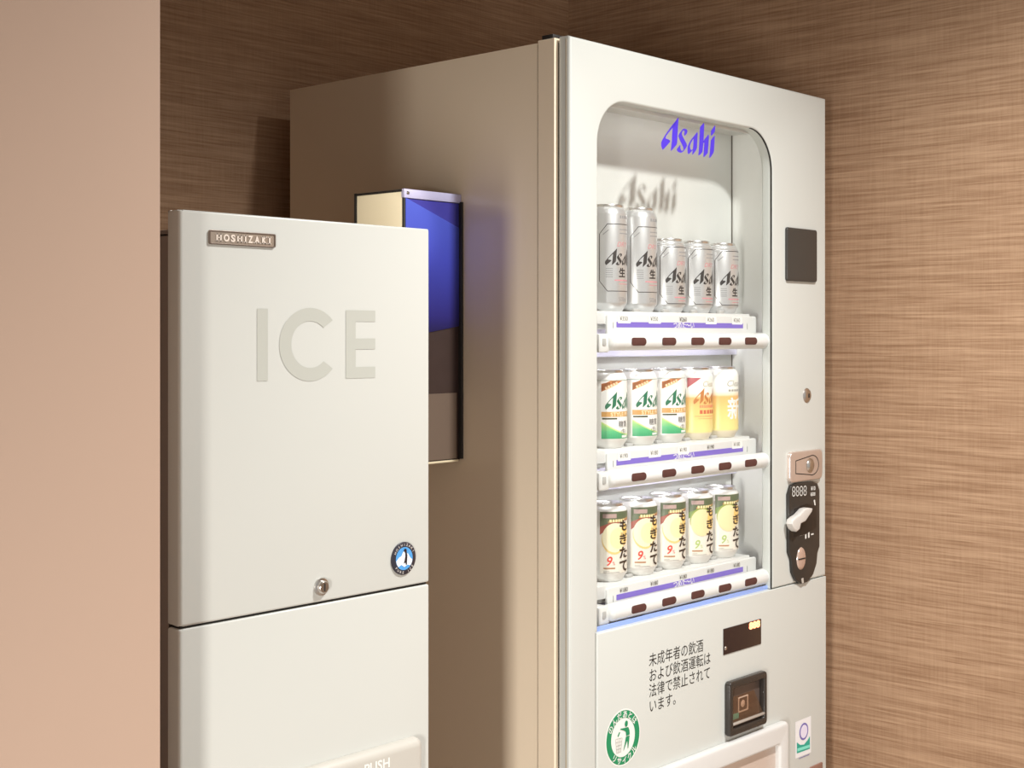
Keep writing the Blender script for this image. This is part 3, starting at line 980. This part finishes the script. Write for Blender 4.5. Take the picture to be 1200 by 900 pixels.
def fruit_can(kind):
    H = 0.122
    t = root('fruit_drink_can', '', 'drink can', (0, 0, 0), 'sample cans on the bottom shelf')
    can_shell(t, H, M_pearl, False, 0.0115)
    green = kind >= 3
    decal('label_panel', polys_bm([strip(-68, 60, 0.0150, H - 0.0118)]), mat('can_ivory', lin((228, 222, 210)), 0.35), t, 1)
    col = lin((112, 138, 70)) if green else lin((158, 84, 72))
    band = [(deg(-68), 0.0745 if not green else 0.0765), (deg(-50), 0.0825), (deg(-25), 0.0905), (deg(0), 0.0945), (deg(60), 0.0960)]
    decal('top_band', polys_bm([band + [(deg(60), H - 0.0118), (deg(-68), H - 0.0118)]]), mat('can_band_green' if green else 'can_band_red', col, 0.4), t, 2)
    decal('leaf_band', polys_bm([[(deg(-68), 0.0870), (deg(-40), 0.0935), (deg(60), 0.0990), (deg(60), H - 0.0118), (deg(-68), H - 0.0118)]]), mat('can_leaf_dark', lin((92, 104, 78)), 0.4), t, 3)
    decal('brown_band', polys_bm([[(deg(-46), 0.0930), (deg(30), 0.0975), (deg(30), 0.1005), (deg(-46), 0.0960)]]), mat('can_tan', lin((178, 138, 92)), 0.4), t, 4)
    decal('grey_label', polys_bm([strip(-60, -22, 0.1005, 0.1070)]), mat('can_rosegrey', lin((178, 152, 146)), 0.4), t, 4)
    decal('band_text', marks(6, 0.0048, 0.0042, deg(-18), 0.0942), mat('can_straw', lin((240, 224, 170)), 0.4), t, 5)
    fr = mat('fruit_%s' % ('peach' if green else 'yellow'), lin((236, 216, 168)) if green else lin((238, 230, 196)), 0.4)
    fe = mat('fruit_edge_%s' % ('green' if green else 'gold'), lin((142, 160, 80)) if green else lin((236, 214, 140)), 0.4)
    fcx, fcz, fw, fh = deg(-27), 0.0700, deg(36), 0.0240
    if green:
        decal('fruit_rind', polys_bm([ell(fcx, fcz + 0.003, fw * 1.02, fh * 0.93, 28, 20, 200)]), fe, t, 3)
    else:
        decal('fruit_rind', polys_bm([ell(fcx, fcz - 0.0022, fw, fh, 28)]), mat('fruit_peel', lin((238, 206, 136)), 0.4), t, 3)
    decal('fruit_slice', polys_bm([ell(fcx, fcz, fw * 0.96, fh * 0.95, 28)]), fr, t, 5)
    if not green:
        decal('fruit_core', polys_bm([ell(fcx + deg(8), fcz - 0.001, fw * 0.62, fh * 0.68, 24)]), mat('fruit_core_yellow', lin((242, 230, 176)), 0.4), t, 6)
    decal('percent_print', join_bm([text_bm('9', 0.0200, deg(-45), 0.0270, 'CENTER', 0.95, 0.015, shear=0.25), text_bm('%', 0.0080, deg(-30), 0.0275, 'CENTER', 0.8, 0.0)]), mat('percent_green', lin((172, 194, 120)), 0.4) if green else M_red2, t, 3)
    decal('tan_rule', polys_bm([strip(-58, -26, 0.0215, 0.0238)]), mat('can_rule', lin((176, 128, 92)), 0.4), t, 3)
    sm = [strip(-58, -42, 0.0180, 0.0186), strip(-58, -12, 0.0158, 0.0165)]
    for k in range(9):
        sm.append(strip(-100, -96, 0.030 + 0.008 * k, 0.0345 + 0.008 * k))
    decal('fine_print', polys_bm(sm), M_inkg, t, 3)
    bms = []
    for k, ch in enumerate('もぎたて'):
        bms.append(text_fit(ch, deg(-13), deg(22), 0.0795 - 0.0210 * k, 0.0968 - 0.0210 * k, 0.03))
    decal('kana_backing', polys_bm([ell(deg(6), 0.074, deg(15), 0.017, 20)]), mat('kana_backing_ink', lin((238, 200, 120)) if not green else lin((236, 214, 180)), 0.4), t, 6)  # printed patch behind the kana
    decal('kana_print', join_bm(bms), mat('kana_brown', lin((52, 36, 28)), 0.45), t, 7)
    return t


def dup(t):
    r = t.copy()
    COL.objects.link(r)
    for ch in list(t.children):
        c = ch.copy()
        COL.objects.link(c)
        c.parent = r
        for g in ch.children:
            d = g.copy()
            COL.objects.link(d)
            d.parent = c
    return r


def place(t, i, row, label):
    t.location = (CX_[i], YCAN, BASES[row])
    t['label'] = label


b500, b350 = beer_can(0.167), beer_can(0.122)
place(b500, 0, 0, 'tall silver beer can at the hinge end of the top shelf')
place(dup(b500), 1, 0, 'tall silver beer can on the top shelf, next to the short cans')
place(b350, 2, 0, 'short silver beer can beside the tall cans on the top shelf')
place(dup(b350), 3, 0, 'middle one of the three short silver beer cans on the top shelf')
place(dup(b350), 4, 0, 'short silver beer can at the card-reader end of the top shelf')
g = green_can()
place(g, 0, 1, 'white and green can at the hinge end of the middle shelf')
place(dup(g), 1, 1, 'white and green can between two like it on the middle shelf')
place(dup(g), 2, 1, 'white and green can right beside the amber cans on the middle shelf')
place(amber_can(0), 3, 1, 'amber beer can with bronze logo and dark red corner on the middle shelf')
place(amber_can(1), 4, 1, 'amber beer can with one big white kanji at the end of the middle shelf')
fr = fruit_can(0)
place(fr, 0, 2, 'red-banded fruit drink can at the hinge end of the bottom shelf')
place(dup(fr), 1, 2, 'red-banded fruit drink can between two like it on the bottom shelf')
place(dup(fr), 2, 2, 'red-banded fruit drink can right beside the green-banded cans')
fg = fruit_can(3)
place(fg, 3, 2, 'green-banded fruit drink can standing beside a red-banded can')
place(dup(fg), 4, 2, 'green-banded fruit drink can at the coin-unit end of the bottom shelf')

# ------------------------------------------------------------------ ice dispenser
YI = 1.165
IX0, IX1 = onY(210.5, 400, YI)[0], onY(503.3, 400, YI)[0]
IZ = onY(503, 268.5, YI)[1]
ZS = onY(503.3, 684.5, YI)[1]
IM = root('ice_dispenser', 'white ice dispenser with large grey ICE letters on its door', 'ice dispenser', ((IX0 + IX1) / 2, 1.45, 0))
boxo('cabinet', IX0 + 0.003, IX1 - 0.003, YI + 0.022, 1.72, 0.08, IZ - 0.024, M_icebody, IM, 0.002)
boxo('top_cover', IX0 + 0.006, IX1 - 0.006, YI + 0.024, 1.715, IZ - 0.0225, IZ - 0.018, M_icebody, IM, 0.001)
for fx in (IX0 + 0.04, IX1 - 0.04):
    for fy in (YI + 0.07, 1.66):
        bm = lathe([(0, 0), (0.024, 0), (0.024, 0.01), (0.014, 0.016), (0.014, 0.082), (0, 0.082)], 16)
        for v in bm.verts:
            v.co += Vector((fx, fy, 0))
        put('foot', bm, M_grey, IM, True, 35)


def door_panel(name, z0, z1):
    """front sheet rolled back at both sides"""
    R = 0.0040
    pts = []
    for k in range(9):
        a = math.radians(90 * k / 8)
        pts.append((IX0 + R - R * math.cos(a), YI + R - R * math.sin(a)))
    pts2 = [(IX0 + IX1 - x, y) for x, y in reversed(pts[-9:])]
    # sharp right edge in the photo: small radius
    r2 = 0.003
    pts2 = []
    for k in range(5):
        a = math.radians(90 * k / 4)
        pts2.append((IX1 - r2 + r2 * math.sin(a), YI + r2 - r2 * math.cos(a)))
    line = [(IX0, YI + 0.020)] + pts + pts2 + [(IX1, YI + 0.020)]
    bm = bmesh.new()
    bot = [bm.verts.new((x, y, z0)) for x, y in line]
    top = [bm.verts.new((x, y, z1)) for x, y in line]
    n = len(line)
    for i in range(n):
        j = (i + 1) % n
        bm.faces.new((bot[i], bot[j], top[j], top[i]))
    cap_t = bm.faces.new(top)
    cap_b = bm.faces.new(bot)
    es = [e for e in cap_t.edges] + [e for e in cap_b.edges]
    bmesh.ops.bevel(bm, geom=es, offset=0.0022, segments=3, affect='EDGES', profile=0.5)
    return put(name, bm, M_ice, IM, True, 40)


UD = door_panel('upper_door', ZS + 0.0028, IZ)
LD = door_panel('lower_door', 0.10, ZS)
boxo('door_seam', IX0 + 0.003, IX1 - 0.002, YI + 0.004, YI + 0.022, ZS - 0.002, ZS + 0.005, M_dark, IM)
boxo('side_gap', IX0 + 0.0025, IX0 + 0.006, YI + 0.0195, YI + 0.0225, 0.10, IZ - 0.02, M_dark, IM)
boxo('top_screw', IX0 + 0.001, IX0 + 0.007, YI + 0.0180, YI + 0.0225, IZ - 0.003, IZ + 0.0005, M_steel, IM, 0.001)
I = lambda px, py: onY(px, py, YI)
iy = YI - 0.0004
zb_, zt_ = I(370, 444)[1], I(370, 364)[1]
zb_ = (I(313, 447)[1] + I(420, 442.5)[1]) / 2
zt_ = (I(313, 362.5)[1] + I(420, 363)[1]) / 2
bI = polys_bm([[(I(301, 400)[0], zb_), (I(313.5, 400)[0], zb_), (I(313.5, 400)[0], zt_), (I(301, 400)[0], zt_)]])
e0, e1 = I(405, 400)[0], I(439.5, 400)[0]
eh = (zt_ - zb_)
es_ = I(416.5, 400)[0]
bE = polys_bm([[(e0, zb_), (e1, zb_), (e1, zb_ + eh * .165), (es_, zb_ + eh * .165), (es_, zb_ + eh * .425), (e1, zb_ + eh * .425), (e1, zb_ + eh * .585), (es_, zb_ + eh * .585), (es_, zb_ + eh * .835), (e1, zb_ + eh * .835), (e1, zt_), (e0, zt_)]])
ccx, ccz = I(363.5, 404)[0], (zb_ + zt_) / 2
rxo, rzo = (ccx - I(327, 404)[0]), eh / 2 * 1.045
rxi, rzi = rxo - (I(341, 404)[0] - I(327, 404)[0]), rzo * 0.64
a_ = 42
cpoly = ell(ccx, ccz, rxo, rzo, 40, a_, 360 - a_)
ain = math.degrees(math.asin(min(1, rzo * math.sin(math.radians(a_)) / rzi * 0.90)))
cpoly += [(I(378, 400)[0], cpoly[-1][1] + 0.002)] + ell(ccx, ccz, rxi, rzi, 40, 360 - ain, ain) + [(I(378, 400)[0], cpoly[0][1] - 0.002)]
bC = polys_bm([ell(ccx, ccz, rxo, rzo, 44, a_, 360 - a_) + ell(ccx, ccz, rxi, rzi, 44, 360 - 46, 46)])
for nm, b in (('letter', bI), ('letter', bC), ('letter', bE)):
    flat(nm, b, iy, M_iceprint, UD)

# name plate with slab-serif letters
n0 = (I(243.8, 281)[0], I(243.8, 286.2)[1])
nx0, nx1 = I(243.8, 280)[0], I(321.8, 280)[0]
nz1, nz0 = (I(243.8, 270)[1] + I(321.8, 273.7)[1]) / 2, (I(243.8, 286.6)[1] + I(321.8, 290)[1]) / 2
NP = slab('name_plate', [rr(nx0, nz0, nx1, nz1, 0.0022)], YI - 0.0014, YI + 0.001, mat('plate_grey', lin((164, 150, 136)), 0.4, 0.35), UD, 0.0008, 1)
slab('plate_rim', [rr(nx0, nz0, nx1, nz1, 0.0022), rr(nx0 + 0.0016, nz0 + 0.0013, nx1 - 0.0016, nz1 - 0.0013, 0.0012)], YI - 0.0021, YI - 0.0008, mat('rim_grey', lin((118, 104, 94)), 0.35, 0.5), UD, 0.0003, 1)
pw, ph = nx1 - nx0, nz1 - nz0
tz0, tz1 = nz0 + ph * 0.235, nz0 + ph * 0.765
tx0, tx1 = nx0 + pw * 0.085, nx0 + pw * 0.935
adv = {'H': 1.05, 'O': 1.0, 'S': 0.78, 'I': 0.55, 'Z': 0.85, 'A': 1.0, 'K': 1.0}
word = 'HOSHIZAKI'
tot = sum(adv[c] for c in word)
xx = tx0
lt = []
for c in word:
    w = (tx1 - tx0) * adv[c] / tot
    g0, g1 = xx + w * 0.10, xx + w * 0.90
    h = tz1 - tz0
    sf = h * 0.13
    if c in 'OSZ':
        lt.append(text_fit(c, g0, g1, tz0, tz1, 0.045))
    st = w * 0.2 if c != 'I' else w * 0.36

    def bar(xc, top=True, bot=True, k=1.6):
        lt.append(polys_bm([[(xc - st / 2, tz0), (xc + st / 2, tz0), (xc + st / 2, tz1), (xc - st / 2, tz1)]]))
        ser(xc, top, bot, k)

    def ser(xc, top, bot, k=1.6):
        for on, zz in ((bot, tz0), (top, tz1 - sf)):
            if on:
                lt.append(polys_bm([[(xc - st / 2 * k, zz), (xc + st / 2 * k, zz), (xc + st / 2 * k, zz + sf), (xc - st / 2 * k, zz + sf)]]))
    if c == 'H':
        bar(g0 + st * .8)
        bar(g1 - st * .8)
        lt.append(polys_bm([[(g0 + st, tz0 + h * .44), (g1 - st, tz0 + h * .44), (g1 - st, tz0 + h * .56), (g0 + st, tz0 + h * .56)]]))
    elif c == 'I':
        bar((g0 + g1) / 2, True, True, 2.0)
    elif c == 'A':
        lt.append(text_fit('A', g0 + w * .04, g1 - w * .04, tz0, tz1, 0.045))
        ser(g0 + st * .6, False, True, 2.0)
        ser(g1 - st * .6, False, True, 2.0)
    elif c == 'K':
        lt.append(text_fit('K', g0 + w * .08, g1 - w * .04, tz0, tz1, 0.045))
        ser(g0 + st * .9, True, True)
        ser(g1 - st * .7, True, True)
    xx += w
flat('plate_lettering', join_bm(lt), YI - 0.0020, mat('letter_white', lin((228, 216, 204)), 0.4), UD)

# round badge
B_ = lambda x, y: onY(430 + x / 11.25, 610 + y / 11.25, YI)
bcx, bcz = B_(474, 498)
br = (B_(474, 282)[1] - B_(474, 714)[1]) / 2
BG = put('badge', turn_front(lathe([(0, 0.0022), (br * 0.95, 0.0022), (br, 0.0015), (br, 0.0)], 40), bcx, YI, bcz), mat('badge_black', lin((48, 46, 56)), 0.3), UD, True, 40)
by = YI - 0.0026
flat('badge_sky', polys_bm([ell(bcx, bcz, br * 0.70, n=36)]), by + 0.0002, mat('badge_blue', lin((84, 158, 222)), 0.35), UD)
ice_p = [(-.68, -.10), (-.45, .10), (-.25, .18), (-.12, .40), (.02, .52), (.14, .34), (.30, .28), (.48, .02), (.66, -.12), (.62, -.30), (.50, -.47), (.25, -.40), (.0, -.52), (-.25, -.36), (-.50, -.46), (-.62, -.30)]
flat('badge_iceberg', polys_bm([[(bcx + x * br, bcz + y * br) for x, y in ice_p]]), by, mat('badge_white', lin((232, 238, 244)), 0.35), UD)
pen = [(-.02, .58), (.10, .60), (.18, .52), (.18, .38), (.24, .18), (.22, -.10), (.20, -.38), (.12, -.42), (.08, -.26), (-.06, -.30), (.0, -.12), (.06, .10), (.06, .32), (.0, .42), (-.08, .46), (-.04, .52)]
flat('badge_bird', polys_bm([[(bcx + x * br, bcz + y * br) for x, y in pen]]), by - 0.0002, mat('badge_bird_dark', lin((40, 32, 36)), 0.4), UD)
flat('badge_text', join_bm([arc_text('HOSHIZAKI', bcx, bcz, br * 0.845, 152, 28, br * 0.22, weight=0.01), arc_text('PURE ICE', bcx, bcz, br * 0.845, 218, 322, br * 0.22, True, 0.01)]), by, mat('badge_letter', lin((214, 208, 204)), 0.4), UD)

# cam lock
lx, lz = I(376, 687.5)
LKI = put('door_lock', turn_front(lathe([(0, 0.0065), (0.0058, 0.0065), (0.0068, 0.0055), (0.0072, 0.0025), (0.0095, 0.0020), (0.0098, 0.0)], 28), lx, YI, lz), M_steel, UD, True, 40)
slab('key_slot', rr(lx - 0.0008, lz - 0.0042, lx + 0.0008, lz + 0.0042, 0.0006), YI - 0.0070, YI - 0.0060, M_dark, UD)

# push plate
px0, px1 = I(318, 880)[0], I(489, 870)[0]
pz1 = I(485, 862)[1]
PP = slab('push_plate', rr(px0, pz1 - 0.26, px1, pz1, 0.010, 8), YI - 0.012, YI + 0.008, mat('push_grey', (0.55, 0.53, 0.48), 0.35), LD, 0.009, 5)
t0, t1 = I(427, 891)[0], I(456, 891)[0]
tzb = I(441, 899)[1]
flat('push_print', text_fit('PUSH', onY(427, 890, YI - .012)[0], onY(456.5, 890, YI - .012)[0], tzb + 0.0005, tzb + 0.0118, 0.025), YI - 0.0123, mat('push_white', (0.88, 0.86, 0.82), 0.4), LD)

# ------------------------------------------------------------------ cup dispenser on the side of the vending machine
DY0, _ = onX(540, 400, XL)
DX0 = onY(473, 400, DY0)[0]
DZ1 = onY(473, 221, DY0)[1]
DZ0 = onX(540, 539.5, XL)[1]
DY1 = onX(416.5, 240, DX0)[0]
CD = root('cup_dispenser', 'small open box with blue front fixed to the vending machine side', 'dispenser', ((DX0 + XL) / 2, (DY0 + DY1) / 2, DZ0))
th = 0.003


def cream_panel():
    m = bpy.data.materials.new('cream_translucent')
    m.use_nodes = True
    nt = m.node_tree
    b = nt.nodes['Principled BSDF']
    b.inputs['Base Color'].default_value = (0.97, 0.88, 0.66, 1)
    b.inputs['Roughness'].default_value = 0.4
    tl = nt.nodes.new('ShaderNodeBsdfTranslucent')
    tl.inputs[0].default_value = (1.0, 0.92, 0.76, 1)
    mx = nt.nodes.new('ShaderNodeMixShader')
    mx.inputs[0].default_value = 0.12
    nt.links.new(b.outputs[0], mx.inputs[1])
    nt.links.new(tl.outputs[0], mx.inputs[2])
    nt.links.new(mx.outputs[0], nt.nodes['Material Output'].inputs[0])
    return m


boxo('side_panel', DX0, DX0 + th, DY0 + 0.004, DY1, DZ0, DZ1 - 0.003, cream_panel(), CD, 0.0006)
boxo('corner_post', DX0 - 0.0012, DX0 + 0.004, DY1 - 0.004, DY1 + 0.002, DZ0, DZ1, M_dark, CD, 0.0006)
boxo('top_edge', DX0 - 0.0012, DX0 + 0.003, DY0 + 0.003, DY1, DZ1 - 0.004, DZ1 - 0.0005, M_dark, CD, 0.0006)
boxo('back_panel', DX0 + th, XL, DY1 - 0.003, DY1, DZ0, DZ1 - 0.003, mat('box_back', (0.05, 0.05, 0.06), 0.4), CD)
boxo('mount_plate', XL - 0.003, XL + 0.0003, DY0 + 0.003, DY1 - 0.003, DZ0, DZ1 - 0.004, mat('box_dark', (0.06, 0.045, 0.04), 0.35), CD)
boxo('bottom_plate', DX0 + th, XL - 0.003, DY0 + 0.003, DY1 - 0.003, DZ0, DZ0 + 0.003, M_grey, CD)
boxo('front_panel', DX0, XL, DY0 + 0.0008, DY0 + 0.003, DZ0 + 0.002, DZ1 - 0.014, mat('front_smoke', (0.055, 0.036, 0.032), 0.16, var=0.1, vscale=50), CD, 0.0005)
Dp = lambda px, py: onY(px, py, DY0 + 0.0005)
navy = [Dp(474.5, 233), Dp(538, 238), Dp(538, 268), Dp(474.5, 233.5)]
xa, xb = DX0 + 0.004, XL - 0.003
zq = lambda py: onY(520, py, DY0)[1]
slab('navy_reflection', [(xa, zq(300)), (xb, zq(300)), (xb, DZ1 - 0.0145), (xa, DZ1 - 0.0145)], DY0 + 0.0002, DY0 + 0.0010, mat('navy_reflection', lin((62, 60, 150)), 0.25), CD)  # navy sheet paints the dark reflected wedge below the top bar
M_blueshade = ramp_mat('shaded_blue_front', [(0.0, lin((40, 34, 70))), (0.16, lin((58, 54, 140))), (0.55, lin((76, 84, 200))), (1.0, lin((92, 110, 228)))], 'Z', 0.28, metal=0.35)  # blue front with its light falloff painted into the ramp
slab('shaded_blue_front', [(xa, zq(395)), (xb, zq(382)), (xb, zq(266)), (xa, zq(236))], DY0 - 0.0004, DY0 + 0.0004, M_blueshade, CD)  # slanted edges follow the painted reflection and shade lines
slab('lower_window', [(xa, DZ0 + 0.004), (xb - 0.006, DZ0 + 0.004), (xb - 0.006, zq(461)), (xa, zq(461))], DY0 - 0.0002, DY0 + 0.001, mat('lower_taupe', lin((112, 96, 84)), 0.3), CD)
boxo('edge_rail', XL - 0.0045, XL - 0.0002, DY0 - 0.006, DY0 + 0.004, DZ0 + 0.003, DZ1 - 0.012, M_dark, CD, 0.0006)
boxo('post', DX0 - 0.0004, DX0 + 0.003, DY0 - 0.0008, DY0 + 0.003, DZ0, DZ1 - 0.010, M_dark, CD, 0.0005)
boxo('top_bar', DX0 - 0.0006, XL - 0.0005, DY0 - 0.002, DY0 + 0.005, DZ1 - 0.0135, DZ1, mat('bar_lilac', lin((196, 194, 228)), 0.3, 0.2), CD, 0.001)
put('rivet', turn_front(lathe([(0, 0.0016), (0.0022, 0.0012), (0.003, 0)], 16), DX0 + 0.007, DY0 - 0.002, DZ1 - 0.006), M_steel, CD, True, 40)
boxo('bottom_lip', DX0, XL - 0.006, DY0 - 0.002, DY0 + 0.004, DZ0 - 0.001, DZ0 + 0.002, mat('lip_cream', (0.75, 0.65, 0.45), 0.4), CD, 0.0005)
